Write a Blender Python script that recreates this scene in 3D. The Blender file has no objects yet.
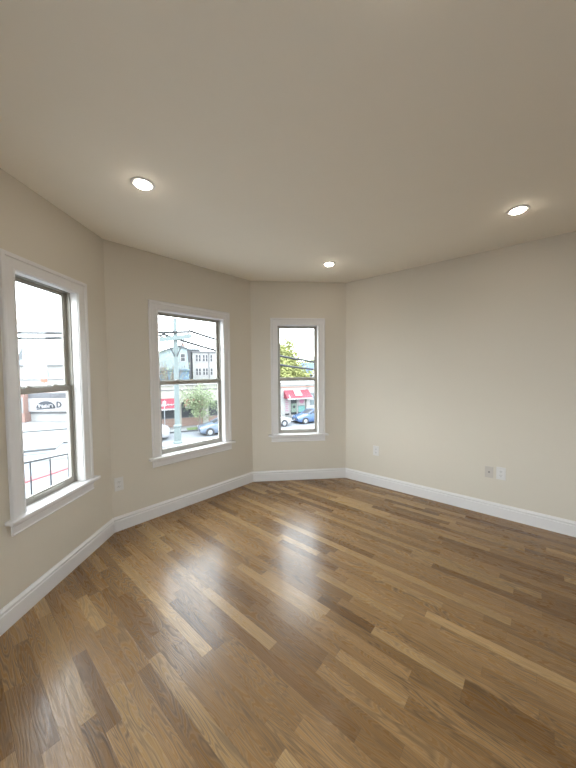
import bpy, bmesh, math, random
from mathutils import Vector, Matrix

# ------------------------------------------------------------------ camera
F_PX, PITCH, ROLL, EYE = 293.8, .0446, .0077, 1.3587
CEIL = 2.44
scene = bpy.context.scene
cam_d = bpy.data.cameras.new('camera'); cam = bpy.data.objects.new('camera', cam_d)
scene.collection.objects.link(cam); scene.camera = cam
cam_d.sensor_fit = 'HORIZONTAL'; cam_d.sensor_width = 36; cam_d.lens = F_PX * 36 / 576
cam_d.clip_start = .02; cam_d.clip_end = 400
fw = Vector((0, math.cos(PITCH), -math.sin(PITCH))); u0 = Vector((0, math.sin(PITCH), math.cos(PITCH))); r0 = Vector((1, 0, 0))
rr = math.cos(ROLL) * r0 - math.sin(ROLL) * u0; uu = math.sin(ROLL) * r0 + math.cos(ROLL) * u0
cam.matrix_world = Matrix(((rr.x, uu.x, -fw.x, 0), (rr.y, uu.y, -fw.y, 0), (rr.z, uu.z, -fw.z, EYE), (0, 0, 0, 1)))

# ------------------------------------------------------------------ exposure, sky
SKY_STRENGTH = 11
LAMP_STRENGTH = 76
scene.view_settings.view_transform = 'Standard'; scene.view_settings.look = 'None'
scene.view_settings.exposure = .14; scene.view_settings.gamma = 1; scene.view_settings.use_curve_mapping = False
world = bpy.data.worlds.new('world'); scene.world = world; world.use_nodes = True
wn = world.node_tree.nodes; wl = world.node_tree.links; wn.clear()
wo = wn.new('ShaderNodeOutputWorld'); bg = wn.new('ShaderNodeBackground'); tc = wn.new('ShaderNodeTexCoord')
sx = wn.new('ShaderNodeSeparateXYZ'); cr = wn.new('ShaderNodeValToRGB')
wl.new(tc.outputs['Generated'], sx.inputs[0]); wl.new(sx.outputs['Z'], cr.inputs[0])
cr.color_ramp.elements[0].position = 0.0; cr.color_ramp.elements[0].color = (.95, .95, 1, 1)
cr.color_ramp.elements[1].position = .7; cr.color_ramp.elements[1].color = (.86, .90, 1, 1)
wl.new(cr.outputs[0], bg.inputs[0]); wl.new(bg.outputs[0], wo.inputs[0]); bg.inputs[1].default_value = SKY_STRENGTH

# ------------------------------------------------------------------ helpers
COL = scene.collection
R = math.radians
rnd = random.Random(7)

def mat(name, color, rough=.6, metal=0, noise=0, nscale=8, bump=0, spec=.5, coat=0):
    m = bpy.data.materials.new(name); m.use_nodes = True; nt = m.node_tree; p = nt.nodes['Principled BSDF']
    p.inputs['Base Color'].default_value = (*color, 1); p.inputs['Roughness'].default_value = rough
    p.inputs['Metallic'].default_value = metal; p.inputs['Specular IOR Level'].default_value = spec
    p.inputs['Coat Weight'].default_value = coat
    t = nt.nodes.new('ShaderNodeTexCoord')
    n = nt.nodes.new('ShaderNodeTexNoise'); n.inputs['Scale'].default_value = nscale; n.inputs['Detail'].default_value = 4
    nt.links.new(t.outputs['Object'], n.inputs['Vector'])
    mx = nt.nodes.new('ShaderNodeMix'); mx.data_type = 'RGBA'
    mx.inputs['A'].default_value = (*[c * (1 - noise) for c in color], 1); mx.inputs['B'].default_value = (*[min(1, c * (1 + noise)) for c in color], 1)
    nt.links.new(n.outputs['Fac'], mx.inputs['Factor']); nt.links.new(mx.outputs['Result'], p.inputs['Base Color'])
    if bump:
        b = nt.nodes.new('ShaderNodeBump'); b.inputs['Strength'].default_value = bump; b.inputs['Distance'].default_value = .002
        n2 = nt.nodes.new('ShaderNodeTexNoise'); n2.inputs['Scale'].default_value = nscale * 25
        nt.links.new(t.outputs['Object'], n2.inputs['Vector']); nt.links.new(n2.outputs['Fac'], b.inputs['Height']); nt.links.new(b.outputs[0], p.inputs['Normal'])
    return m

def emit_mat(name, color, s):
    m = bpy.data.materials.new(name); m.use_nodes = True; nt = m.node_tree; nt.nodes.clear()
    o = nt.nodes.new('ShaderNodeOutputMaterial'); e = nt.nodes.new('ShaderNodeEmission')
    e.inputs[0].default_value = (*color, 1); e.inputs[1].default_value = s; nt.links.new(e.outputs[0], o.inputs[0]); return m

def glass_mat(name, tint=(.93, .97, .96), refl=1.0):
    m = bpy.data.materials.new(name); m.use_nodes = True; nt = m.node_tree; nt.nodes.clear()
    o = nt.nodes.new('ShaderNodeOutputMaterial'); t = nt.nodes.new('ShaderNodeBsdfTransparent'); g = nt.nodes.new('ShaderNodeBsdfGlossy')
    fr = nt.nodes.new('ShaderNodeFresnel'); fr.inputs['IOR'].default_value = 1.45; mx = nt.nodes.new('ShaderNodeMixShader')
    t.inputs[0].default_value = (*tint, 1); g.inputs['Roughness'].default_value = .02; g.inputs[0].default_value = (refl, refl, refl, 1)
    ge = nt.nodes.new('ShaderNodeNewGeometry'); sb_ = nt.nodes.new('ShaderNodeMath'); sb_.operation = 'SUBTRACT'; sb_.inputs[0].default_value = 1
    mu = nt.nodes.new('ShaderNodeMath'); mu.operation = 'MULTIPLY'
    nt.links.new(ge.outputs['Backfacing'], sb_.inputs[1]); nt.links.new(fr.outputs[0], mu.inputs[0]); nt.links.new(sb_.outputs[0], mu.inputs[1])
    nt.links.new(mu.outputs[0], mx.inputs[0]); nt.links.new(t.outputs[0], mx.inputs[1]); nt.links.new(g.outputs[0], mx.inputs[2]); nt.links.new(mx.outputs[0], o.inputs[0]); return m

def brick_mat(name, c1, c2, mortar, scale=4):
    m = bpy.data.materials.new(name); m.use_nodes = True; nt = m.node_tree; p = nt.nodes['Principled BSDF']; p.inputs['Roughness'].default_value = .85
    t = nt.nodes.new('ShaderNodeTexCoord'); mp = nt.nodes.new('ShaderNodeMapping'); mp.inputs['Rotation'].default_value = (R(90), 0, 0)
    b = nt.nodes.new('ShaderNodeTexBrick'); b.inputs['Scale'].default_value = scale
    b.inputs['Color1'].default_value = (*c1, 1); b.inputs['Color2'].default_value = (*c2, 1); b.inputs['Mortar'].default_value = (*mortar, 1)
    nt.links.new(t.outputs['Object'], mp.inputs[0]); nt.links.new(mp.outputs[0], b.inputs['Vector']); nt.links.new(b.outputs[0], p.inputs['Base Color']); return m

class MB:
    """collects shapes of ONE part in a bmesh; M is an optional transform applied to what is added"""
    def __init__(self, M=None): self.b = bmesh.new(); self.M = M or Matrix()
    def v(self, p): return self.b.verts.new(self.M @ Vector(p))
    def box(self, x0, x1, y0, y1, z0, z1, bev=0):
        vs = [self.v((x, y, z)) for x in (x0, x1) for y in (y0, y1) for z in (z0, z1)]
        fs = [self.b.faces.new([vs[i] for i in q]) for q in ((0, 1, 3, 2), (4, 6, 7, 5), (0, 4, 5, 1), (2, 3, 7, 6), (0, 2, 6, 4), (1, 5, 7, 3))]
        if bev:
            es = list({e for f in fs for e in f.edges})
            bmesh.ops.bevel(self.b, geom=es, offset=bev, segments=2, affect='EDGES', profile=.5)
        return self
    def quad(self, *ps): self.b.faces.new([self.v(p) for p in ps]); return self
    def prism(self, pts, d):
        """polygon pts (3D) extruded by vector d"""
        a = [self.v(p) for p in pts]; c = [self.v(Vector(p) + Vector(d)) for p in pts]
        n = len(a)
        self.b.faces.new(a[::-1]); self.b.faces.new(c)
        for i in range(n): self.b.faces.new((a[i], a[(i + 1) % n], c[(i + 1) % n], c[i]))
        return self
    def tube(self, pts, r, seg=10, r1=None, cap=True):
        pts = [Vector(p) for p in pts]; n = len(pts); rings = []
        for i, p in enumerate(pts):
            d = (pts[min(i + 1, n - 1)] - pts[max(i - 1, 0)]).normalized()
            a = d.orthogonal().normalized() if i == 0 else (pa - d * pa.dot(d)).normalized()
            pa = a; c = d.cross(a)
            rad = r if r1 is None else r + (r1 - r) * i / (n - 1)
            rings.append([self.v(p + (a * math.cos(t) + c * math.sin(t)) * rad) for t in [2 * math.pi * k / seg for k in range(seg)]])
        for q, w in zip(rings, rings[1:]):
            for k in range(seg): self.b.faces.new((q[k], q[(k + 1) % seg], w[(k + 1) % seg], w[k]))
        if cap: self.b.faces.new(rings[0][::-1]); self.b.faces.new(rings[-1])
        return self
    def lathe(self, prof, seg=32, center=(0, 0, 0), axis='Z'):
        rings = []
        for r, z in prof:
            ring = []
            for k in range(seg):
                t = 2 * math.pi * k / seg
                q = (r * math.cos(t), r * math.sin(t), z) if axis == 'Z' else (r * math.cos(t), z, r * math.sin(t))
                ring.append(self.v(Vector(center) + Vector(q)))
            rings.append(ring)
        for q, w in zip(rings, rings[1:]):
            for k in range(seg): self.b.faces.new((q[k], q[(k + 1) % seg], w[(k + 1) % seg], w[k]))
        self.b.faces.new(rings[0][::-1]); self.b.faces.new(rings[-1]); return self
    def sweep(self, frames, prof, closed_prof=True, cap=True):
        """frames: list of functions mapping profile (a,b) -> 3D point"""
        rings = [[self.v(f(a, b)) for a, b in prof] for f in frames]; n = len(prof)
        for q, w in zip(rings, rings[1:]):
            for k in range(n if closed_prof else n - 1): self.b.faces.new((q[k], q[(k + 1) % n], w[(k + 1) % n], w[k]))
        if cap: self.b.faces.new(rings[0][::-1]); self.b.faces.new(rings[-1])
        return self
    def build(self, name, material, parent=None, smooth=False, loc=None, rotz=0):
        bmesh.ops.recalc_face_normals(self.b, faces=self.b.faces)
        me = bpy.data.meshes.new(name); self.b.to_mesh(me); self.b.free(); me.materials.append(material)
        if smooth:
            for p in me.polygons: p.use_smooth = True
            me.set_sharp_from_angle(angle=R(35))
        o = bpy.data.objects.new(name, me); COL.objects.link(o)
        if parent: o.parent = parent
        if loc is not None: o.location = loc
        o.rotation_euler = (0, 0, rotz); return o

def empty(name, loc=(0, 0, 0), rotz=0, parent=None):
    o = bpy.data.objects.new(name, None); COL.objects.link(o); o.location = loc; o.rotation_euler = (0, 0, rotz); o.empty_display_size = .2
    if parent: o.parent = parent
    return o
def tag(o, label, cat, group=None, kind=None):
    o['label'] = label; o['category'] = cat
    if group: o['group'] = group
    if kind: o['kind'] = kind
    return o
def struct(o): o['kind'] = 'structure'; return o
def copy_tree(o, parent=None):
    c = o.copy(); COL.objects.link(c)
    if parent: c.parent = parent
    for ch in o.children: copy_tree(ch, c)
    return c

# ------------------------------------------------------------------ materials
M_wall = mat('wall_paint', (.65, .597, .51), .55, noise=.015, nscale=1.5, bump=.08, spec=.3)
M_ceil = mat('ceiling_paint', (.92, .865, .76), .8, noise=.01, bump=.05, spec=.2)
M_trim = mat('white_semigloss_trim', (.73, .71, .70), .35, noise=.01)
M_vinyl = mat('almond_window_frame', (.38, .36, .32), .45, noise=.02)
M_plate = mat('white_plastic', (.69, .67, .65), .35)
M_plate_b = mat('beige_plastic', (.54, .49, .44), .4)
M_dark = mat('black_slot', (.02, .02, .02), .6)
M_metal = mat('brushed_metal', (.6, .6, .6), .3, 1)
M_glass = glass_mat('window_glass')
M_glass_grey = glass_mat('storefront_glass', (.35, .38, .40))
M_lens = emit_mat('lamp_lens', (1, .88, .73), LAMP_STRENGTH)

def floor_mat():
    m = bpy.data.materials.new('oak_strip_floor'); m.use_nodes = True; nt = m.node_tree; N = nt.nodes; L = nt.links; p = N['Principled BSDF']
    def math_(op, a, b=None, c=None):
        n = N.new('ShaderNodeMath'); n.operation = op
        for i, x in enumerate((a, b, c)):
            if x is None: continue
            if isinstance(x, (int, float)): n.inputs[i].default_value = x
            else: L.new(x, n.inputs[i])
        return n.outputs[0]
    t = N.new('ShaderNodeTexCoord'); mp = N.new('ShaderNodeMapping'); mp.inputs['Rotation'].default_value = (0, 0, R(40.48))
    L.new(t.outputs['Object'], mp.inputs[0]); s = N.new('ShaderNodeSeparateXYZ'); L.new(mp.outputs[0], s.inputs[0])
    u, v = s.outputs['X'], s.outputs['Y']       # u along the boards, v across
    W = .0575
    vr = math_('DIVIDE', math_('ADD', v, 20.01), W); row = math_('FLOOR', vr); fv = math_('FRACT', vr)
    w1 = N.new('ShaderNodeTexWhiteNoise'); w1.noise_dimensions = '1D'; L.new(row, w1.inputs['W'])
    c1 = N.new('ShaderNodeSeparateColor'); L.new(w1.outputs['Color'], c1.inputs[0])
    Lr = math_('MULTIPLY_ADD', c1.outputs[0], .50, .34)           # board length of the row
    up = math_('DIVIDE', math_('ADD', math_('MULTIPLY_ADD', c1.outputs[1], 7.3, 30), u), Lr)
    # irregular ends
    up2 = math_('ADD', up, math_('MULTIPLY', math_('SINE', math_('MULTIPLY', up, 2.1)), .12))
    col = math_('FLOOR', up2); fu = math_('FRACT', up2)
    cb = N.new('ShaderNodeCombineXYZ'); L.new(row, cb.inputs[0]); L.new(col, cb.inputs[1])
    w2 = N.new('ShaderNodeTexWhiteNoise'); w2.noise_dimensions = '3D'; L.new(cb.outputs[0], w2.inputs['Vector'])
    c2 = N.new('ShaderNodeSeparateColor'); L.new(w2.outputs['Color'], c2.inputs[0])
    # per board tone
    ramp = N.new('ShaderNodeValToRGB'); L.new(c2.outputs[0], ramp.inputs[0]); e = ramp.color_ramp.elements
    e[0].position = 0; e[0].color = (.130, .066, .022, 1); e[1].position = 1; e[1].color = (.36, .23, .108, 1)
    for pos, c in ((.2, (.182, .102, .041)), (.5, (.214, .123, .052)), (.8, (.255, .150, .066)), (.93, (.30, .190, .088))):
        q = e.new(pos); q.color = (*c, 1)
    # grain: contour lines of a stretched noise (cathedrals)
    g = N.new('ShaderNodeCombineXYZ')
    L.new(math_('ADD', math_('MULTIPLY', u, 1.6), math_('MULTIPLY', c2.outputs[1], 57)), g.inputs[0])
    L.new(math_('ADD', math_('MULTIPLY', v, 13), math_('MULTIPLY', c2.outputs[2], 31)), g.inputs[1])
    L.new(math_('MULTIPLY', c2.outputs[0], 17), g.inputs[2])
    n1 = N.new('ShaderNodeTexNoise'); n1.inputs['Scale'].default_value = 1; n1.inputs['Detail'].default_value = 2.5; n1.inputs['Roughness'].default_value = .45; n1.inputs['Distortion'].default_value = .3
    L.new(g.outputs[0], n1.inputs['Vector'])
    rings = math_('SINE', math_('MULTIPLY', n1.outputs['Fac'], 120))
    rings = math_('POWER', math_('MULTIPLY_ADD', rings, .5, .5), 2.2)
    g2 = N.new('ShaderNodeCombineXYZ'); L.new(math_('ADD', math_('MULTIPLY', u, 7), math_('MULTIPLY', c2.outputs[1], 57)), g2.inputs[0]); L.new(math_('MULTIPLY', v, 330), g2.inputs[1])
    n2 = N.new('ShaderNodeTexNoise'); n2.inputs['Scale'].default_value = 1; n2.inputs['Detail'].default_value = 3; L.new(g2.outputs[0], n2.inputs['Vector'])
    g3 = N.new('ShaderNodeCombineXYZ'); L.new(math_('MULTIPLY', u, 1.1), g3.inputs[0]); L.new(math_('ADD', math_('MULTIPLY', v, 16), math_('MULTIPLY', c2.outputs[2], 31)), g3.inputs[1])
    n3 = N.new('ShaderNodeTexNoise'); n3.inputs['Scale'].default_value = 1.5; L.new(g3.outputs[0], n3.inputs['Vector'])
    tone = math_('ADD', math_('MULTIPLY', rings, math_('MULTIPLY_ADD', c2.outputs[1], -.50, -.16)), math_('MULTIPLY_ADD', n2.outputs['Fac'], 1.1, .70))
    tone = math_('ADD', tone, math_('MULTIPLY_ADD', n3.outputs['Fac'], .5, -.25))
    # seams
    ev = math_('MINIMUM', fv, math_('SUBTRACT', 1, fv)); eu = math_('MULTIPLY', math_('MINIMUM', fu, math_('SUBTRACT', 1, fu)), math_('DIVIDE', Lr, W))
    seam = math_('MINIMUM', math_('DIVIDE', math_('MINIMUM', ev, eu), .016), 1)
    tone = math_('MULTIPLY', tone, math_('MULTIPLY_ADD', seam, .38, .62))
    mx = N.new('ShaderNodeVectorMath'); mx.operation = 'SCALE'; L.new(ramp.outputs[0], mx.inputs[0]); L.new(tone, mx.inputs['Scale'])
    L.new(mx.outputs[0], p.inputs['Base Color'])
    L.new(math_('MULTIPLY_ADD', rings, .12, .27), p.inputs['Roughness'])
    p.inputs['Specular IOR Level'].default_value = .36; p.inputs['Coat Weight'].default_value = .16; p.inputs['Coat Roughness'].default_value = .16
    b = N.new('ShaderNodeBump'); b.inputs['Strength'].default_value = .35; b.inputs['Distance'].default_value = .001
    L.new(math_('ADD', math_('MULTIPLY', rings, -.35), math_('ADD', math_('MULTIPLY', n2.outputs['Fac'], .5), seam)), b.inputs['Height']); L.new(b.outputs[0], p.inputs['Normal'])
    return m
M_floor = floor_mat()

# ------------------------------------------------------------------ room shell
A = Vector((-1.4934, 2.4357)); B = Vector((-.4418, 3.5696)); C = Vector((.7254, 3.6835))
dR = Vector((math.sin(.8642), -math.cos(.8642))); dL = Vector((math.sin(-.0193), -math.cos(-.0193)))
eL = Vector((dR.y, -dR.x))                       # perpendicular to the right wall, towards the left
A2 = A + dL * 1.16
A3 = A2 + eL * .75
side_len = 6.1
Dp = C + dR * 6.0
# back wall is perpendicular to the right wall, left side wall parallel to it
width = (C - A3).dot(-eL)
A4 = Dp + eL * width
poly = [A4, A3, A2, A, B, C, Dp]                 # clockwise seen from above; interior on the right of travel
names = ['side', 'return', 'left', 'center', 'far', 'right', 'back']
TH = .112
def outward(d): return Vector((-d.y, d.x))
n_p = len(poly)
def mitre(i, off):
    """corner i moved outward by off (negative: into the room)"""
    d0 = (poly[i] - poly[i - 1]).normalized(); d1 = (poly[(i + 1) % n_p] - poly[i]).normalized()
    n0, n1 = outward(d0), outward(d1)
    k = off / (1 + n0.dot(n1)); return poly[i] + (n0 + n1) * k
def wall_frame(i):
    P = poly[i]; Q = poly[(i + 1) % n_p]; d = (Q - P).normalized(); n = outward(d)
    return P, Q, d, n, (Q - P).length

# openings: t0, t1, z0, z1 measured along the wall from its start
len_left = (A - A2).length
OPEN = {'left': (len_left - .799, len_left - .312, .547, 1.932),
        'center': (.420, 1.149, .545, 1.936),
        'far': (.312, .828, .558, 1.923),
        'side': (3.5, 4.7, .12, 2.12),  # unseen window, added to bring daylight onto the right wall and ceiling
        'back': (.5, 3.7, -.05, 2.3)}  # opening to the added hallway, lets bounced light escape
def build_wall(i):
    P, Q, d, n, Ln = wall_frame(i); Po = mitre(i, TH); Qo = mitre((i + 1) % n_p, TH)
    m = MB(); name = names[i]; z0w, z1w = -.3, CEIL + .2
    def block(ta, tb, za, zb):
        a = P + d * ta; b_ = P + d * tb
        ao = Po if ta == 0 else a + n * TH; bo = Qo if tb == Ln else b_ + n * TH
        m.prism([(a.x, a.y, za), (b_.x, b_.y, za), (bo.x, bo.y, za), (ao.x, ao.y, za)], (0, 0, zb - za))
    if name in OPEN:
        t0, t1, z0, z1 = OPEN[name]
        block(0, t0, z0w, z1w); block(t1, Ln, z0w, z1w); block(t0, t1, z0w, z0); block(t0, t1, z1, z1w)
    else: block(0, Ln, z0w, z1w)
    struct(m.build('wall_' + name, M_wall))
for i in range(n_p): build_wall(i)
OUT = [mitre(i, TH * .5) for i in range(n_p)]
struct(MB().prism([(p.x, p.y, -.2) for p in OUT], (0, 0, .2)).build('floor', M_floor))
struct(MB().prism([(p.x, p.y, CEIL) for p in OUT], (0, 0, .15)).build('ceiling', M_ceil))

# unseen dark hallway and back wall opening, added to cut bounced light
hb = poly[6]; hd = (poly[0] - poly[6]).normalized(); M_added_hall = mat('added_hallway_paint', (.22, .20, .17), .8)
def hp(t, o): q = hb + hd * t + dR * o; return (q.x, q.y)
added_hall = MB()
for (ta, oa, tb, ob, za, zb) in ((.0, TH + 2.2, 4.2, TH + 2.4, -.3, 2.64), (-.2, TH, 0, TH + 2.4, -.3, 2.64), (4.2, TH, 4.4, TH + 2.4, -.3, 2.64), (-.2, TH, 4.4, TH + 2.4, CEIL, 2.64), (-.2, TH, 4.4, TH + 2.4, -.3, -.2)):
    added_hall.prism([(*hp(ta, oa), za), (*hp(tb, oa), za), (*hp(tb, ob), za), (*hp(ta, ob), za)], (0, 0, zb - za))
struct(added_hall.build('wall_added_hallway', M_added_hall))

# baseboards: profile (a = height, b = distance from the wall)
BB = [(0, 0), (0, .016), (.088, .016), (.092, .0125), (.100, .0125), (.103, .0145), (.108, .0145), (.112, .011), (.119, .006), (.124, .005), (.124, 0)]
for i in range(n_p):
    if names[i] == 'back': continue
    j = (i + 1) % n_p
    def fr(k):
        return lambda a, b: (*mitre(k, -b), a)
    struct(MB().sweep([fr(i), fr(j)], BB).build('baseboard_' + names[i], M_trim))

# ------------------------------------------------------------------ windows
def build_window(idx, side, plain=False):
    i = names.index(side); P, Q, d, n, Ln = wall_frame(i); t0, t1, z0, z1 = OPEN[side]
    root = struct(empty('window_%d' % idx, (P.x, P.y, 0), math.atan2(d.y, d.x)))   # local x along wall, y outward, z up
    sill = z0 + .02; CW = .084
    # casing swept round three sides with mitred corners. profile: a = distance from opening edge, b = projection into the room
    prof = [(0, 0), (0, .011), (.004, .015), (.011, .015), (.014, .011), (.022, .0115), (.052, .0135), (.058, .013), (.062, .020), (.074, .0215), (.081, .020), (CW, .016), (CW, 0)]
    rv = .006
    def f(x, z, sxn, szn): return lambda a, b: (x + sxn * (a - rv), -b, z + szn * (a - rv))
    m = MB(); m.sweep([f(t0, sill, -1, 0), f(t0, z1, -1, 1), f(t1, z1, 1, 1), f(t1, sill, 1, 0)], prof)
    m.build('casing', M_trim, root)
    # stool with rounded nose and horns, apron below
    h = .03
    m = MB(); m.box(t0 - CW - h, t1 + CW + h, -.048, -.0005, sill - .024, sill, .006); m.box(t0 + .0005, t1 - .0005, -.001, .052, sill - .0195, sill)
    m.build('stool', M_trim, root)
    ap = [(0, 0), (0, .012), (-.008, .017), (-.018, .017), (-.024, .011), (-.06, .013), (-.066, .017), (-.072, .012), (-.072, 0)]
    def g(x): return lambda a, b: (x, -b, sill - .024 + a)
    MB().sweep([g(t0 - CW + .006), g(t1 + CW - .006)], ap).build('apron', M_trim, root)
    # jamb lining
    m = MB(); jt = .010
    m.box(t0 + .0005, t0 + jt, -.004, .045, sill, z1 - .0005); m.box(t1 - jt, t1 - .0005, -.004, .045, sill, z1 - .0005); m.box(t0 + jt, t1 - jt, -.004, .045, z1 - jt, z1 - .0005)
    m.build('jamb', M_trim, root)
    # outer frame with tracks
    m = MB(); ft = .011; e = .0005
    for x0, x1 in ((t0 + e, t0 + ft), (t1 - ft, t1 - e)):
        m.box(x0, x1, .045, .104, sill, z1 - e)
    for x0, x1 in ((t0 + ft, t0 + ft + .006), (t1 - ft - .006, t1 - ft)):
        m.box(x0, x1, .045, .051, sill, z1 - ft); m.box(x0, x1, .0725, .0745, sill, z1 - ft); m.box(x0, x1, .0935, .098, sill, z1 - ft)
    m.box(t0 + ft, t1 - ft, .045, .104, z1 - ft, z1 - e); m.box(t0 + ft, t1 - ft, .045, .053, z1 - ft - .005, z1 - ft)
    m.box(t0 + ft, t1 - ft, .052, .104, z0 + e, sill + .004); m.box(t0 + ft, t1 - ft, .0525, .056, sill + .004, sill + .010)
    m.build('frame', M_vinyl, root)
    mid = (sill + z1) / 2 + .002
    def sash(name, y0, y1, za, zb, rb, rt):
        xa, xb = t0 + ft + .001, t1 - ft - .001; st = .026
        m = MB()
        m.box(xa, xa + st, y0, y1, za, zb, .003); m.box(xb - st, xb, y0, y1, za, zb, .003)
        m.box(xa + st - .002, xb - st + .002, y0, y1, za, za + rb, .003); m.box(xa + st - .002, xb - st + .002, y0, y1, zb - rt, zb, .003)
        bd = .006; ym = (y0 + y1) / 2      # glazing bead
        m.box(xa + st, xa + st + bd, ym - .006, ym + .006, za + rb, zb - rt); m.box(xb - st - bd, xb - st, ym - .006, ym + .006, za + rb, zb - rt)
        m.box(xa + st, xb - st, ym - .006, ym + .006, za + rb, za + rb + bd); m.box(xa + st, xb - st, ym - .006, ym + .006, zb - rt - bd, zb - rt)
        s = m.build(name, M_vinyl, root)
        MB().box(xa + st, xb - st, ym - .0015, ym + .0015, za + rb, zb - rt).build('glass_pane', M_glass, s)
        return s
    lo = sash('lower_sash', .0565, .072, sill + .006, mid + .018, .032, .032)
    sash('upper_sash', .075, .093, mid - .016, z1 - ft - .001, .034, .018)
    if not plain:
        for fx in (.30, .70):
            x = t0 + (t1 - t0) * fx
            m = MB(); m.box(x - .022, x + .022, .058, .076, mid + .018, mid + .023, .002); m.tube([(x - .012, .067, mid + .022), (x - .012, .067, mid + .028)], .008, 12)
            m.box(x - .014, x + .018, .062, .070, mid + .025, mid + .030, .002)
            m.build('sash_lock', M_vinyl, lo)
        m = MB(); x = (t0 + t1) / 2      # finger lift rail
        m.box(x - .12, x + .12, .048, .0565, sill + .030, sill + .034); m.build('lift_rail', M_vinyl, lo)
    return root
build_window(1, 'left'); build_window(2, 'center'); build_window(3, 'far'); build_window(4, 'side', True)  # the side wall window is unseen, added for its daylight

# ------------------------------------------------------------------ recessed lights
LP = {(0, 0): Vector((-.826, 1.741)), (1, 0): Vector((.426, 3.035)), (1, 1): Vector((1.574, 2.049)), (0, 1): Vector((.322, .755))}
lamp_labels = {(0, 0): 'glowing round recessed ceiling light on the left, nearest the large left window',
               (1, 0): 'glowing round recessed ceiling light nearest the far corner, smallest of the lit discs',
               (1, 1): 'glowing round recessed ceiling light on the right, beside the long blank wall',
               (0, 1): 'glowing round recessed ceiling light at the very top edge of the photo'}
for k in (1,):  # extra row of lights out of view, added to brighten the room
    for r in (0, 1): LP[(r, 1 + k)] = LP[(r, 1)] + dR * 1.5 * k
def recessed_light():
    o = empty('recessed_light', (0, 0, CEIL))
    MB().lathe([(.042, -.0005), (.042, -.003), (.046, -.005), (.057, -.005), (.062, -.003), (.063, -.0005)], 48).build('trim_ring', M_trim, o, True)
    MB().lathe([(.041, -.001), (.041, -.006), (.038, -.011), (.030, -.014), (.020, -.0155), (.010, -.016), (.001, -.0162)], 40).build('lens', M_lens, o, True)
    return o
lamp0 = recessed_light(); first = True
for k, p in LP.items():
    o = lamp0 if first else copy_tree(lamp0); first = False
    o.location = (p.x, p.y, CEIL)
    tag(o, lamp_labels.get(k, 'added round recessed ceiling light out of view'), 'ceiling light', 'recessed lights in the ceiling')

# ------------------------------------------------------------------ wall outlets
def outlet_root(name, side, t, z):
    i = names.index(side); P, Q, d, n, Ln = wall_frame(i); q = P + d * t
    return empty(name, (q.x, q.y, z), math.atan2(d.y, d.x))      # -y into the room
def duplex(side, t, z, label, decora=False):
    o = outlet_root('wall_outlet', side, t, z)
    MB().box(-.035, .035, -.0055, -.0003, -.0575, .0575, .0025).build('cover_plate', M_plate, o)
    if decora:
        r = MB().box(-.0165, .0165, -.0075, -.005, -.033, .033, .001).build('receptacle', M_plate, o)
    else:
        m = MB(); m.box(-.012, .012, -.0062, -.005, -.006, .006)
        for s in (-1, 1): m.box(-.0165, .0165, -.0075, -.005, s * .0195 - .014, s * .0195 + .014, .003)
        r = m.build('receptacle', M_plate, o)
    for s in (-1, 1):
        zc = s * .0195
        for q in ((-.0075, -.0052, zc - .002, zc + .006), (.0052, .0075, zc - .002, zc + .005), (-.002, .002, zc - .0095, zc - .0055)):
            MB().box(q[0], q[1], -.0079, -.0074, q[2], q[3]).build('slot', M_dark, r)
    MB().lathe([(.003, -.0066), (.003, -.0052)], 12, axis='Y').build('screw', M_metal, o)
    return tag(o, label, 'wall outlet')
len_r = 6.0
duplex('center', .056, .402, 'white duplex wall outlet low on the wall between the left and middle windows')
duplex('right', .402, .412, 'white wall outlet on the right wall, closest to the far corner')
duplex('right', 1.598, .407, 'white wall outlet on the right wall beside the beige jack plate', True)
o = outlet_root('cable_jack', 'right', 1.508, .402)
MB().box(-.033, .033, -.0055, -.0003, -.0525, .0525, .002).build('cover_plate', M_plate_b, o)
MB().lathe([(.007, -.009), (.007, -.005)], 16, axis='Y').build('connector', M_dark, o)
MB().tube([(0, -.009, 0), (0, -.013, 0)], .0032, 10).build('pin_barrel', M_metal, o)
tag(o, 'small beige cable jack plate with a dark centre connector on the right wall', 'cable jack')
o = outlet_root('blank_cover_plate', 'center', 1.465, .392)
MB().box(-.024, .024, -.0045, -.0003, -.05, .05, .002).build('cover_plate', M_wall, o)
for s in (-1, 1): MB().lathe([(.0028, -.0056), (.0028, -.0043)], 10, (0, 0, s * .041), axis='Y').build('screw', M_wall, o)
tag(o, 'narrow wall-coloured cover plate low on the wall between the middle and far windows', 'cover plate')

# ================================================================== outside
G = -4.24
PHI = R(26); SD = Vector((math.cos(PHI), math.sin(PHI))); ND = Vector((-math.sin(PHI), math.cos(PHI)))
def S(s, D, z=G): q = SD * s + ND * D; return (q.x, q.y, z)
E_asphalt = mat('asphalt', (.125, .130, .138), .9, noise=.12, nscale=.6)
E_conc = mat('concrete', (.165, .164, .160), .9, noise=.06, nscale=1)
E_kerb = mat('granite_kerb', (.06, .062, .065), .9, noise=.1)
E_grass = mat('verge_grass', (0.088, 0.121, 0.044), .95, noise=.3, nscale=6)
E_redpaint = mat('red_kerb_paint', (0.248, 0.061, 0.066), .8)
E_white = mat('white_stucco', (.215, .212, .205), .8, noise=.03)
E_cream = mat('cream_paint', (.225, .218, .190), .8, noise=.03)
E_red = mat('red_awning_canvas', (.150, .022, .034), .8, noise=.04)
E_white2 = mat('white_lettering', (0.231, 0.220, 0.220), .7)
E_brick = brick_mat('storefront_brick', (0.143, 0.083, 0.066), (0.165, 0.105, 0.083), (0.182, 0.165, 0.149), 5)
E_brick2 = brick_mat('red_brick', (0.165, 0.077, 0.061), (0.187, 0.105, 0.083), (0.198, 0.176, 0.165), 4)
E_blue = mat('light_blue_clapboard', (.070, .110, .155), .8, noise=.06)
E_cyan = mat('pale_cyan_shingle', (.150, .180, .190), .85, noise=.05)
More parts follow.
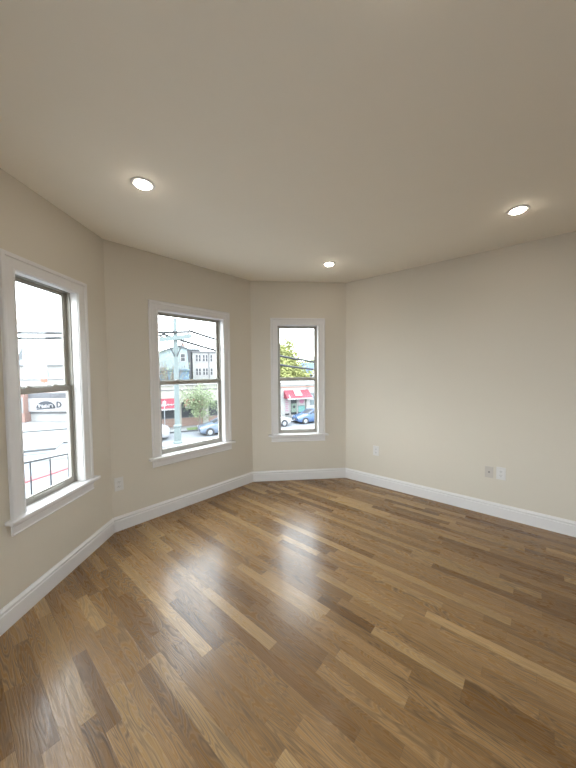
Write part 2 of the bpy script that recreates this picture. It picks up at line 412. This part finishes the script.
E_bluetrim = mat('blue_trim', (.065, .10, .13), .7)
E_grey = mat('grey_render', (.075, .074, .080), .85, noise=.08)
E_darkglass = mat('dark_window_glass', (.03, .033, .038), .35, spec=.25)
E_greyglass = mat('grey_window_glass', (0.088, 0.110, 0.116), .2)
E_greyroof = mat('grey_slate', (.075, .080, .085), .85, noise=.15, nscale=2)
E_blueroof = mat('blue_shingle_roof', (.045, .072, .135), .85, noise=.08)
E_pole = mat('weathered_green_pole', (.092, .112, .110), .7, noise=.1, nscale=3)
E_bark = mat('bark', (0.110, 0.088, 0.072), .9, noise=.2)
E_leaf1 = mat('pale_green_leaves', (0.149, 0.182, 0.099), .8, noise=.35, nscale=3)
E_leaf2 = mat('yellow_green_leaves', (.215, .225, .075), .8, noise=.25, nscale=1)
E_iron = mat('painted_iron', (.02, .021, .025), .5)
E_wire = mat('black_cable', (.012, .012, .013), .7)
E_tyre = mat('tyre_rubber', (0.022, 0.022, 0.025), .8)
E_rim = mat('alloy_rim', (0.220, 0.231, 0.248), .35, .3)
E_sign = mat('dark_sign_ink', (.014, .017, .024), .7)
E_orange = mat('orange_sign_panel', (0.220, 0.088, 0.055), .7)
E_teal = mat('teal_poster', (0.088, 0.198, 0.187), .7)
E_pink = mat('pink_poster', (0.264, 0.099, 0.165), .7)
E_lgreen = mat('green_chalkboard', (0.110, 0.149, 0.121), .7)

# ground
m = MB(); m.box(-110, 90, -60, 110, G - .3, G); struct(m.build('street', E_asphalt))
def slab(name, s0, s1, D0, D1, h, mt, zb=0):
    return struct(MB().box(s0, s1, D0, D1, G + zb, G + h).build(name, mt, rotz=PHI))
slab('sidewalk_far', -5.9, 60, 28.6, 31.0, .12, E_conc); slab('kerb_far', -5.9, 60, 28.45, 28.6, .13, E_kerb)
slab('parking_lot', -60, -6.0, 35.4, 60, .06, E_conc); slab('kerb_parking', -60, -6.0, 35.1, 35.4, .13, E_kerb)
slab('pavement_lot', -60, -6.0, 26.7, 35.1, .05, E_conc); slab('kerb_lot', -60, -6.0, 26.45, 26.7, .13, E_kerb)
slab('gutter_lot', -60, -6.0, 25.5, 25.7, .02, E_kerb)
slab('sidewalk_near', -60, 60, 5.5, 9.0, .12, E_conc)
slab('median_strip', -40, 25, 23.3, 24.7, .10, E_conc)
# painted red kerb curving towards the house
pts = [(-14.9, 11.6), (-14.2, 13.1), (-13.6, 14.86), (-13.2, 16.2), (-12.95, 17.6), (-12.7, 19.2)]
m = MB()
L_ = [Vector(p) for p in pts]
for a, b_ in zip(L_, L_[1:]):
    d = (b_ - a).normalized(); n = Vector((-d.y, d.x)) * .28
    m.prism([(a.x - n.x, a.y - n.y, G), (b_.x - n.x, b_.y - n.y, G), (b_.x + n.x, b_.y + n.y, G), (a.x + n.x, a.y + n.y, G)], (0, 0, .08))
struct(m.build('kerb_red', E_redpaint))
m = MB()
tag(MB().box(3.5, 12.0, 28.62, 29.5, G + .12, G + .20).build('grass_verge', E_grass, rotz=PHI), 'strip of green grass along the far sidewalk under the young tree', 'grass', kind='stuff')

# ---- street pole with cross-arm
pole = empty('utility_pole', (-8.52, 22.42, G + .1), PHI)
MB().tube([(0, 0, .0), (0, 0, 9.55)], .20, 16, .15).build('shaft', E_pole, pole, True)
MB().lathe([(.34, 0), (.34, .12), (.27, .2), (.25, 1.25), (.30, 1.3), (.30, 1.38), (.18, 1.5)], 16).build('base', E_pole, pole, True)
ca = math.sin(R(6))
m = MB(); m.prism([(-1.15, -.34, 7.70), (1.15, -.34, 8.06), (1.15, -.34, 8.38), (-1.15, -.34, 8.02)], (0, .16, 0)); m.build('crossarm', E_pole, pole)
for s in (-1, 1):
    MB().tube([(s * .62, -.22, 7.95 + .1 * s), (s * .08, -.17, 6.65)], .045, 8).build('brace', E_iron, pole)
    MB().lathe([(.035, 0), (.09, .06), (.09, .14), (.05, .16), (.07, .22), (.03, .28)], 12, (s * .95, -.22, 8.15 + .15 * s)).build('insulator', E_white2, pole, True)
tag(pole, 'pale green utility pole with a cross-arm, seen through the middle window', 'utility pole')
def wire(zs, off, sag, side, label):
    pts = []
    for i in range(37):
        t = i / 36; s_ = side * 36 * t; q = Vector((-8.52, 22.42)) + SD * (off + s_) + ND * (-.22)
        pts.append((q.x, q.y, zs + 4 * sag * t * (t - 1)))
    tag(MB().tube(pts, .09, 8).build('overhead_wire', E_wire), label, 'overhead wire')
wire(4.50, .95, 2.7, 1, 'upper black overhead wire running right from the utility pole')
wire(4.16, -.95, 2.9, 1, 'lower black overhead wire running right from the utility pole')
wire(4.40, .95, .7, -1, 'upper black overhead wire running left, across the left window')
wire(4.02, -.95, .75, -1, 'lower black overhead wire running left, across the left window')

# ---- generic pieces for buildings, in street-aligned local coordinates
def win(parent, x, z, w, h, y=0, frame=E_white2, glass=E_darkglass, mull=1):
    m = MB(); t = .07
    m.box(x - w / 2 - t, x + w / 2 + t, y - .06, y + .02, z + h, z + h + t); m.box(x - w / 2 - t, x + w / 2 + t, y - .08, y + .02, z - t, z)
    m.box(x - w / 2 - t, x - w / 2, y - .06, y + .02, z, z + h); m.box(x + w / 2, x + w / 2 + t, y - .06, y + .02, z, z + h)
    if mull: m.box(x - w / 2, x + w / 2, y - .05, y + .02, z + h / 2 - .03, z + h / 2 + .03)
    f = m.build('window', frame, parent)
    MB().box(x - w / 2, x + w / 2, y - .03, y + .01, z, z + h).build('pane', glass, f); return f

def awning(parent, x0, x1, z0, z1, proj, name='awning'):
    m = MB()
    m.prism([(x0, 0, z1), (x0, 0, z0 + .05), (x0, -proj, z0 + .05), (x0, -proj, z0 + .15)], (x1 - x0, 0, 0))
    a = m.build(name, E_red, parent)
    v = MB(); nn = int((x1 - x0) / .35); w = (x1 - x0) / nn      # scalloped white valance
    for k in range(nn):
        c = x0 + w * (k + .5)
        v.prism([(c - w / 2, -proj - .012, z0 + .10), (c + w / 2, -proj - .012, z0 + .10), (c + w / 2, -proj - .012, z0 - .02), (c + w * .25, -proj - .012, z0 - .08), (c - w * .25, -proj - .012, z0 - .08), (c - w / 2, -proj - .012, z0 - .02)], (0, .01, 0))
    v.build('valance', E_white2, a)
    return a

# ---- brick-base shop (middle window)
H0 = 31.0
s1 = empty('shop_building', S(0, H0), PHI)       # local: x = s, y = away from the street, z from ground
m = MB(); m.box(-5.6, 12.4, .35, 12, .05, 4.25); m.box(-5.6, 12.4, 0, .35, 2.55, 4.25)
for x in (-5.3, -3.4, 2.95, 5.6, 8.6, 12.1): m.box(x - .28, x + .28, 0, .35, .05, 2.55)
m.build('wall', E_cream, s1)
MB().box(-5.58, 12.38, .02, .34, .12, .95).build('brick_base', E_brick, s1)
MB().box(-5.7, 12.45, -.18, .3, 4.25, 4.5).build('cornice', E_white, s1)
MB().box(-5.6, 12.4, -.06, 0, 3.75, 3.83).build('fascia_line', E_grey, s1)
for a, b_ in ((-5.0, -3.7), (-3.1, 2.65), (3.25, 5.3), (5.9, 8.3), (8.9, 11.8)):
    f = MB(); k = max(2, int((b_ - a) / 1.2)); 
    for q in range(k + 1): x = a + (b_ - a) * q / k; f.box(x - .04, x + .04, .1, .2, .95, 2.55)
    f.box(a - .04, b_ + .04, .09, .2, 2.48, 2.55); f.box(a - .04, b_ + .04, .09, .2, .95, 1.02)
    fo = f.build('storefront_window', E_grey, s1)
    MB().box(a, b_, .14, .16, .95, 2.55).build('pane', E_darkglass, fo)
aw = awning(s1, -3.4, 2.65, 2.0, 2.98, 1.0)
def stroke(parent, pts, r, mt=E_white2, name='lettering'):
    m = MB()
    for p in pts: m.tube(p, r, 6)
    return m.build(name, mt, parent)
# two illegible white script lines on the slope
def slope(x, q): return (x, -.02 - .98 * (1 - q) - .02, 2.15 + .83 * q + .03)
sq = []
for (xa, xb, q0, amp, nwig, ph) in ((-.3, 1.15, .68, .10, 4, 0), (.2, 2.45, .30, .09, 8, 1), (-2.9, -.9, .5, .1, 7, 2)):
    sq.append([slope(xa + (xb - xa) * k / 60 + .10 * math.sin(k / 60 * nwig * 2 * math.pi + 1.2), q0 + amp * math.sin(k / 60 * nwig * 2 * math.pi + ph) * (1 + .6 * math.sin(k * .21))) for k in range(61)])
sq.append([slope(.0 + .25 * math.cos(t * .3), .66 + .20 * math.sin(t * .3)) for t in range(17)])
stroke(aw, sq, .035)
awning(s1, 3.5, 5.3, 2.1, 2.9, .8)
tag(s1, 'one-storey cream shop with brick base, dark storefront windows and red awning, behind the utility pole', 'shop building')

# ---- white shop with red awning (far window)
s2 = empty('shop_building', S(12.5, 31.3), PHI)
m = MB(); m.box(0, 14, .5, 12, .05, 4.2)
for a, b_, za, zb in ((0, 2.35, .05, 3.9), (5.25, 5.7, .05, 3.9), (6.7, 14, .05, 3.9), (2.35, 6.7, 2.9, 3.9), (5.7, 6.7, .05, 1.3)): m.box(a, b_, 0, .5, za, zb)
m.build('wall', E_white, s2)
MB().box(-.05, 14.05, -.15, .55, 3.9, 4.25).build('cornice', E_white, s2)
MB().box(0, 14, -.05, 0, 3.62, 3.70).build('fascia_line', E_orange, s2)
aw = awning(s2, 2.2, 5.5, 2.32, 3.3, 1.0)
m = MB(); m.prism([(3.35, -.83, 2.66), (4.25, -.83, 2.66), (4.25, -.20, 3.27), (3.35, -.20, 3.27)], (0, -.02, .03)); m.build('sign_panel', E_white2, aw)
m = MB(); m.box(2.45, 2.6, -1.03, -1.01, 2.42, 2.62); m.prism([(2.42, -.86, 2.62), (2.62, -.86, 2.62), (2.52, -.74, 2.86)], (0, -.03, .02)); m.build('lettering', E_white2, aw)
MB().box(2.36, 5.24, .34, .36, .3, 2.9).build('shopfront_glass', E_darkglass, s2)
MB().box(2.36, 5.24, .15, .36, .06, .3).build('doorstep', E_conc, s2)
f = MB()
for x in (2.38, 3.1, 3.2, 4.1, 4.2, 5.2): f.box(x - .04, x + .04, .24, .36, .3, 2.9)
f.box(2.34, 5.24, .23, .36, 2.82, 2.9); f.build('shopfront_frame', E_white2, s2)
MB().box(2.42, 3.02, .2, .23, .5, 2.4).build('poster', E_white2, s2)
for k in range(6): z = .8 + k * .25; MB().box(2.5 + .04 * (k % 2), 2.92 - .05 * (k % 3), .185, .2, z, z + .08).build('poster_line', E_pink, s2)
MB().box(3.3, 4.02, .2, .23, .6, 1.65).build('menu_board', E_lgreen, s2)
MB().lathe([(.17, -.02), (.17, .02)], 20, (3.66, .19, 1.25), 'Y').build('round_badge', E_sign, s2)
MB().box(4.25, 5.15, .2, .23, .55, 1.3).build('poster', E_teal, s2)
MB().box(4.25, 5.15, .2, .23, 1.35, 2.45).build('poster', E_white2, s2)
MB().lathe([(.30, -.02), (.30, .02), (.18, .03), (.18, .01)], 24, (4.7, .18, 1.9), 'Y').build('round_badge', E_pink, s2)
for z in (1.35, 2.15): win(s2, 6.2, z, .85, .65, .1, E_white2, E_greyglass, 0)
MB().box(5.75, 6.65, .3, .4, 1.3, 2.9).build('window_back', E_greyglass, s2)
sg = MB(); sg.lathe([(.30, -.03), (.30, .03)], 24, (5.62, -.5, 2.42), 'Y'); sg = sg.build('round_sign', E_white2, s2)
MB().lathe([(.22, -.035), (.22, .035), (.15, .036), (.15, -.036)], 24, (5.62, -.5, 2.42), 'Y').build('sign_ring', E_pink, sg)
MB().tube([(5.62, 0, 2.42), (5.62, -.5, 2.42)], .02, 6).build('sign_bracket', E_iron, sg)
tag(s2, 'one-storey white shop with a slanted red awning and posters, seen through the far window', 'shop building')

# ---- light blue gabled house
h1 = empty('house', S(-2.1, 41.5), PHI)
MB().box(0, 7.5, 0, 9, 0, 5.9).build('wall', E_blue, h1)
MB().box(-.12, 7.62, -.35, 0, 5.75, 5.95).build('trim_band', E_bluetrim, h1)
m = MB(); m.prism([(.0, .05, 5.9), (7.5, .05, 5.9), (7.3, .05, 8.6), (6.3, .05, 8.95), (4.2, .05, 8.2)], (0, 8.9, 0)); m.build('gable', E_cyan, h1)
m = MB(); m.prism([(-.25, -.25, 5.95), (4.1, -.25, 8.35), (6.3, -.25, 9.15), (7.45, -.25, 8.75), (7.4, -.25, 8.6), (6.3, -.25, 8.97), (4.2, -.25, 8.2), (-.1, -.25, 5.9)], (0, 9.3, 0)); m.build('roof', E_greyroof, h1)
win(h1, 6.75, 7.0, .5, .95, .05)
win(h1, 5.6, 4.5, .55, .9, 0); win(h1, 1.2, 4.3, .7, 1.1, 0); win(h1, 3.0, 4.3, .7, 1.1, 0)
tag(h1, 'light blue two-tone house with a gable, behind the utility pole', 'house')

# ---- grey chimney house and white apartment building
h2 = empty('house', S(5.0, 45.0), PHI)
MB().box(0, 1.25, 0, 9, 0, 8.7).build('wall', E_grey, h2)
m = MB(); m.box(-.1, 2.6, -.15, 9.1, 8.7, 8.95); m.build('roof', E_greyroof, h2)
MB().box(.05, .35, .3, .9, 8.95, 9.8).build('chimney', E_brick2, h2)
tag(h2, 'narrow dark grey house with a chimney, wedged beside the white apartment building', 'house')
h3 = empty('apartment_building', S(6.35, 44.7), PHI)
MB().box(0, 6.6, 0, 9, 0, 8.35).build('wall', E_white, h3)
MB().box(-.12, 6.7, -.15, 9.1, 8.35, 8.6).build('cornice', E_grey, h3)
MB().box(2.30, 2.37, -.1, 0, 0, 8.35).build('downpipe', E_grey, h3)
for z in (7.1, 5.1, 2.8):
    for x in (.60, 1.0, 1.6, 2.0, 2.7, 4.2, 4.6, 5.8): win(h3, x, z, .26, .95, 0, E_white2, E_darkglass, 1)
tag(h3, 'white three-storey apartment building with paired windows, right of the blue house', 'apartment building')

# ---- blue roofed house in the far window
h4 = empty('house', (2.7, 49, G), R(12))
MB().box(0, 8, 0, 8, 0, 5.0).build('wall', E_white, h4)
m = MB(); m.prism([(-.5, -.5, 4.9), (-.5, 8.5, 4.9), (-.1, 4, 7.0)], (9, 0, 0)); m.build('roof', E_blueroof, h4)
m = MB(); m.prism([(.9, -.6, 4.1), (2.3, -.6, 4.1), (1.6, -.6, 5.4)], (0, 2.5, 0)); m.build('dormer', E_white2, h4)
for x in (.7, 2.8, 4.8): win(h4, x, 3.2, .8, 1.1, 0)
tag(h4, 'white house with a blue roof, right of the yellow-green tree', 'house')

# ---- trees
def tree(name, loc, trunk_h, crown_c, crown_r, n, leaf, seed, mt, label, bare=False):
    r = random.Random(seed); o = empty(name, loc)
    m = MB(); m.tube([(0, 0, 0), (.05, .02, trunk_h * .5), (0, .05, trunk_h)], .13 if not bare else .16, 10, .08)
    tips = []
    for k in range(14 if not bare else 26):
        a = r.uniform(0, 6.28); el = r.uniform(.3, 1.2)
        L = r.uniform(.5, .95)
        tip = Vector((crown_c[0] + crown_r[0] * L * math.cos(a) * math.cos(el), crown_c[1] + crown_r[1] * L * math.sin(a) * math.cos(el), crown_c[2] + crown_r[2] * L * (math.sin(el) * 1.6 - .8)))
        st = Vector((0, .03, trunk_h * r.uniform(.75, 1)))
        md = (st + tip) / 2 + Vector((0, 0, .15)); m.tube([st, md, tip], .05, 6, .015); tips.append(tip)
        if bare:
            for _ in range(4):
                e = tip + Vector((r.uniform(-1, 1), r.uniform(-1, 1), r.uniform(-.2, 1))) * .8; m.tube([md.lerp(tip, r.random()), e], .02, 5, .008)
    m.build('trunk', E_bark, o, True)
    m = MB()
    cl = [Vector([crown_c[i] + crown_r[i] * q[i] for i in range(3)]) for q in [tuple(r.gauss(0, .42) for _ in range(3)) for _ in range(60)]]
    for k in range(n):
        c = r.choice(cl) + Vector((r.gauss(0, .16) * crown_r[0], r.gauss(0, .16) * crown_r[1], r.gauss(0, .14) * crown_r[2]))
        a = Vector((r.uniform(-1, 1), r.uniform(-1, 1), r.uniform(-.6, .6))).normalized(); b_ = a.orthogonal().normalized(); b_.rotate(Matrix.Rotation(r.uniform(0, 6.28), 3, a))
        l = leaf * r.uniform(.6, 1.2); m.quad(c - a * l, c - b_ * l * .45, c + a * l, c + b_ * l * .45)
    m.build('foliage', mt, o)
    return tag(o, label, 'tree')
tree('street_tree', (-8.55, 28.1, G + .12), 1.7, (0, 0, 2.7), (1.75, 1.3, 1.7), 3600, .10, 3, E_leaf1, 'young street tree with pale green leaves beside the parked grey car')
tree('street_tree', (-1.2, 46.5, G), 3.0, (.2, 0, 5.5), (4.2, 2.6, 4.0), 19000, .27, 5, E_leaf2, 'large yellow-green leafy tree filling the lower left of the far window')
tree('street_tree', (4.6, 60, G), 3.0, (.6, 0, 6.6), (3.4, 2.4, 1.7), 2200, .2, 8, E_leaf2, 'distant yellow-green tree showing above the blue roof')
tree('bare_tree', (-14.9, 36.5, G), 3.2, (.3, 0, 5.6), (2.6, 2.0, 3.4), 700, .10, 9, E_leaf1, 'thin nearly bare tree in front of the light blue house', True)

# ---- parked cars (nose towards -x in local coordinates)
def loft(m, stations):
    """stations: list of (x, [(y,z),...]) half sections from bottom to top centre; mirrored"""
    rings = []
    for x, sec in stations:
        full = sec + [(-y, z) for y, z in reversed(sec) if y > 1e-6]
        rings.append([m.v((x, y, z)) for y, z in full])
    n = len(rings[0])
    for q, w in zip(rings, rings[1:]):
        for k in range(n): m.b.faces.new((q[k], q[(k + 1) % n], w[(k + 1) % n], w[k]))
    m.b.faces.new(rings[0][::-1]); m.b.faces.new(rings[-1])
def car(s, D, paint, label, suv=False, L=4.5, flip=False):
    o = empty('parked_car', S(s, D), PHI + (math.pi if flip else 0)); k = L / 4.5; H = 1.62 if suv else 1.44
    bp = mat('car_paint', paint, .25, .2, coat=.3)
    m = MB(); st = []
    prof = [(0, .42, .62, .62), (.06, .30, .74, .78), (.35, .22, .80, .86), (1.0, .20, .98, .90), (1.35, .20, 1.02, .91), (2.6, .20, 1.04, .91), (3.6, .20, 1.06, .90), (4.2, .24, 1.04, .86), (4.44, .32, .96, .80), (4.5, .44, .80, .68)]
    if suv: prof[-3:] = [(4.25, .24, 1.08, .87), (4.45, .32, 1.02, .83), (4.5, .44, .86, .74)]
    for x, zb, zt, hw in prof:
        st.append((x * k, [(hw * .90, zb), (hw, zb + .14), (hw, (zb + zt) / 2), (hw * .97, zt - .07), (hw * .86, zt), (0, zt + .02)]))
    loft(m, st); body = m.build('body', bp, o, True)
    g = MB(); roof_x = (1.15, 1.95, 2.6, 3.5, 4.15) if suv else (1.2, 2.05, 2.7, 3.3, 4.05)
    zt = (1.0, H - .06, H, H - .03, 1.05); hw = (.80, .64, .65, .64, .78)
    loft(g, [(x * k, [(.86 if i in (1, 2, 3) else w, .98), (w + .02, z - .04 if i not in (0, 4) else .99), (w * .9, z if i not in (0, 4) else 1.0), (0, z + .01 if i not in (0, 4) else 1.01)]) for i, (x, z, w) in enumerate(zip(roof_x, zt, hw))])
    g.build('glasshouse', E_darkglass, o, True)
    r = MB(); loft(r, [(roof_x[1] * k, [(.60, H - .07), (.60, H - .045), (.5, H - .03), (0, H - .025)]), (roof_x[2] * k, [(.66, H - .05), (.66, H + .0), (.55, H + .02), (0, H + .03)]), (roof_x[3] * k, [(.64, H - .07), (.64, H - .02), (.53, H), (0, H + .01)])])
    r.build('roof', bp, o, True)
    for sd in (-1, 1):
        for (xa, za, xb, zb) in ((roof_x[0], 1.0, roof_x[1], H - .04), (2.62, 1.0, 2.65, H - .02), (roof_x[4], 1.03, roof_x[3], H - .04)):
            ya = .84 if 1.3 < xa < 4 else .80; p = MB(); p.tube([(xa * k, sd * ya, za), (xb * k, sd * .67, zb)], .035, 6); p.build('window_pillar', bp, o)
    wr = .34 if suv else .32
    for x in (.85 * k, 3.55 * k):
        for sd in (-1, 1):
            w = MB(); w.lathe([(wr * .6, -.10), (wr * .96, -.10), (wr, -.06), (wr, .06), (wr * .96, .10), (wr * .6, .10)], 24, (x, sd * .82, wr), 'Y'); w = w.build('wheel', E_tyre, o, True)
            q = MB(); q.lathe([(wr * .62, -.02), (wr * .62, .02), (wr * .5, .03), (wr * .2, .015), (.03, .03)] if sd > 0 else [(.03, -.03), (wr * .2, -.015), (wr * .5, -.03), (wr * .62, -.02), (wr * .62, .02)], 20, (x, sd * .905, wr), 'Y'); q.build('rim', E_rim, w, True)
            a = MB(); a.lathe([(wr + .05, -.03), (wr + .05, .02), (wr - .02, .02), (wr - .02, -.03)], 24, (x, sd * .885, wr + .02), 'Y'); a.build('wheel_arch', E_tyre, o)
    for sd in (-1, 1):
        MB().box(.02, .20, sd * .62 - .14, sd * .62 + .14, .62, .74, .03).build('headlight', E_white2, o)
        MB().box(L - .16, L - .03, sd * .66 - .10, sd * .66 + .10, .72, .90, .03).build('tail_light', E_red, o)
        MB().box(roof_x[0] * k + .42, roof_x[0] * k + .56, sd * .96 - .09, sd * .96 + .09, 1.0, 1.12, .03).build('side_mirror', bp, o)
    MB().box(-.02, .06, -.45, .45, .42, .56, .02).build('grille', E_tyre, o)
    MB().box(-.035, -.015, -.16, .16, .40, .50).build('number_plate', E_white2, o)
    return tag(o, label, 'car')
car(4.15, 26.6, (.10, .125, .17), 'grey-blue parked car beside the young tree, seen through the middle window')
car(14.2, 27.6, (.06, .10, .19), 'blue parked car in front of the white shop, seen through the far window')
car(13.35, 27.4, (.28, .28, .28), 'white parked car at the left edge of the far window', flip=True)
car(-2.75, 26.6, (.28, .28, .29), 'white parked car left of the utility pole, at the left edge of the middle window')

# ---- thin street sign post in the middle window
o = empty('street_sign', S(1.55, 28.9, G + .12), PHI)
MB().tube([(0, 0, 0), (0, 0, 2.9)], .035, 8).build('post', E_rim, o); MB().box(-.15, .15, -.05, -.03, 2.35, 2.8, .01).build('sign_plate', E_white2, o)
tag(o, 'thin grey street sign post in front of the cream shop', 'street sign')

# ---- view from the left window: low shop with a sign board
sb = empty('shop_building', (-38.4, 33.4, G))
MB().box(5.4, 18, 0, 6, 0, 3.15).build('wall', E_white, sb)
MB().box(5.3, 18.1, -.25, .1, 2.75, 3.3).build('cornice', E_grey, sb)
MB().box(9.0, 14.5, -.30, -.06, 1.22, 2.72).build('sign_board', E_white2, sb)
m = MB()          # arched emblem
for k in range(20):
    a = math.pi * k / 20; b_ = math.pi * (k + 1) / 20
    P_ = lambda t, ro: (11.0 + ro * 1.08 * math.cos(t), -.33, 1.60 + ro * .80 * math.sin(t))
    m.prism([P_(a, 1), P_(b_, 1), P_(b_, .45), P_(a, .45)], (0, .02, 0))
m.prism([(9.95, -.33, 1.42), (12.0, -.33, 1.56), (12.0, -.33, 1.70), (9.95, -.33, 1.55)], (0, .02, 0))
m.build('arched_emblem', E_sign, sb)
q = [(10.1 + 1.8 * k / 60 + .12 * math.sin(k / 60 * 30), -.36, 1.85 + .16 * math.sin(k / 60 * 38 + 1)) for k in range(61)]
stroke(sb, [q], .04, E_white2, 'script_lettering')
m = MB(); m.box(12.22, 12.34, -.34, -.31, 1.65, 2.35)
for k in range(12):
    a = -math.pi / 2 + math.pi * k / 12; b_ = a + math.pi / 12
    P_ = lambda t, ro: (12.34 + ro * .42 * math.cos(t), -.34, 2.0 + (.35 if ro == 1 else .23) * math.sin(t))
    m.prism([P_(a, 1), P_(b_, 1), P_(b_, .7), P_(a, .7)], (0, .03, 0))
m.build('letter_d', E_sign, sb)
MB().box(9.0, 18, -.12, -.02, .95, 1.08).build('sign_rail', E_grey, sb)
tag(sb, 'low white shop with a long sign board and dark arched emblem, in the left window', 'shop building')
bb = empty('brick_building', (-38, 32.6, G))
MB().box(0, 8.6, 0, 7, 0, 3.4).build('wall', E_brick2, bb)
win(bb, 8.0, 1.2, .8, 1.6, 0, E_white2, E_greyglass, 0); win(bb, 4.5, 1.2, .9, 1.6, 0, E_white2, E_greyglass, 0)
tag(bb, 'low red brick building left of the sign board, through the left window', 'brick building')

# white houses, steeple, orange panel beyond
h5 = empty('house', (-47, 50, G))
MB().box(0, 14, 0, 8, 0, 6.9).build('wall', E_white, h5)
m = MB(); m.prism([(-.4, -.5, 6.85), (-.4, 8.5, 6.85), (-.1, 4, 8.7)], (14.9, 0, 0)); m.build('roof', E_greyroof, h5)
win(h5, 10.7, 5.4, 1.2, .6, 0, E_white2, E_greyglass, 0); win(h5, 3.5, 5.0, .9, 1.1, 0, E_white2, E_greyglass, 1); win(h5, 6.0, 5.0, .9, 1.1, 0, E_white2, E_greyglass, 1)
MB().box(0, 14, -.12, 0, 4.4, 4.5).build('belt_course', E_grey, h5)
tag(h5, 'long white house with a grey roof, in the upper half of the left window', 'house')
o = empty('panel_sign', (-37.4, 45, G))
MB().box(-.42, .42, 0, .12, 4.1, 5.3, .01).build('panel', E_orange, o); MB().box(-.22, .22, -.02, 0, 4.6, 4.75).build('sign_text_bar', E_white2, o); MB().tube([(0, .06, 0), (0, .06, 4.15)], .06, 8).build('post', E_iron, o)
tag(o, 'orange panel sign on a post in front of the long white house', 'sign')
ch = empty('church_tower', (-54.0, 60, G))
MB().box(-1.1, 1.6, -1, 1, 0, 7.3).build('tower', E_grey, ch); MB().box(-1.25, 1.75, -1.15, 1.15, 7.2, 7.5).build('tower_cornice', E_white2, ch)
m = MB(); bs = [m.v(p) for p in ((-.75, -.75, 7.5), (.75, -.75, 7.5), (.75, .75, 7.5), (-.75, .75, 7.5))]; tp = m.v((0, 0, 11.4))
m.b.faces.new(bs)
for k in range(4): m.b.faces.new((bs[k], bs[(k + 1) % 4], tp))
m.build('spire', E_greyroof, ch)
tag(ch, 'grey church tower with a pointed spire, in the left window', 'church tower')
bb2 = empty('brick_building', (-57, 50, G))
MB().box(0, 5.3, 0, 8, 0, 6.5).build('wall', E_brick2, bb2); MB().box(-.1, 5.4, -.1, 8.1, 6.5, 6.7).build('parapet', E_white, bb2)
tag(bb2, 'tall brick building at the left edge of the left window', 'brick building')

# ---- iron railing on the small white roof below the left window
ra = Vector((-3.84, 3.93)); rb_ = Vector((-3.36, 4.72)); dd = (rb_ - ra).normalized(); ang = math.atan2(dd.y, dd.x)
mid_ = (ra + rb_) / 2
o = empty('iron_railing', (mid_.x, mid_.y, -.86), ang)
m = MB(); m.box(-1.5, 1.5, -.012, .012, .935, .958); m.box(-1.5, 1.5, -.012, .012, .08, .10); m.build('rail', E_iron, o)
for k in range(12):
    x = -1.373 + .235 * k; MB().box(x - .008, x + .008, -.008, .008, 0, .93).build('baluster', E_iron, o)
tag(o, 'thin black iron railing just outside the left window', 'railing')
nn = Vector((dd.y, -dd.x)); 
m = MB(); m.box(-1.6, 1.6, -1.0, .12, -1.04, -.86); o2 = m.build('porch_roof', E_white, loc=(mid_.x, mid_.y, 0), rotz=ang); struct(o2)
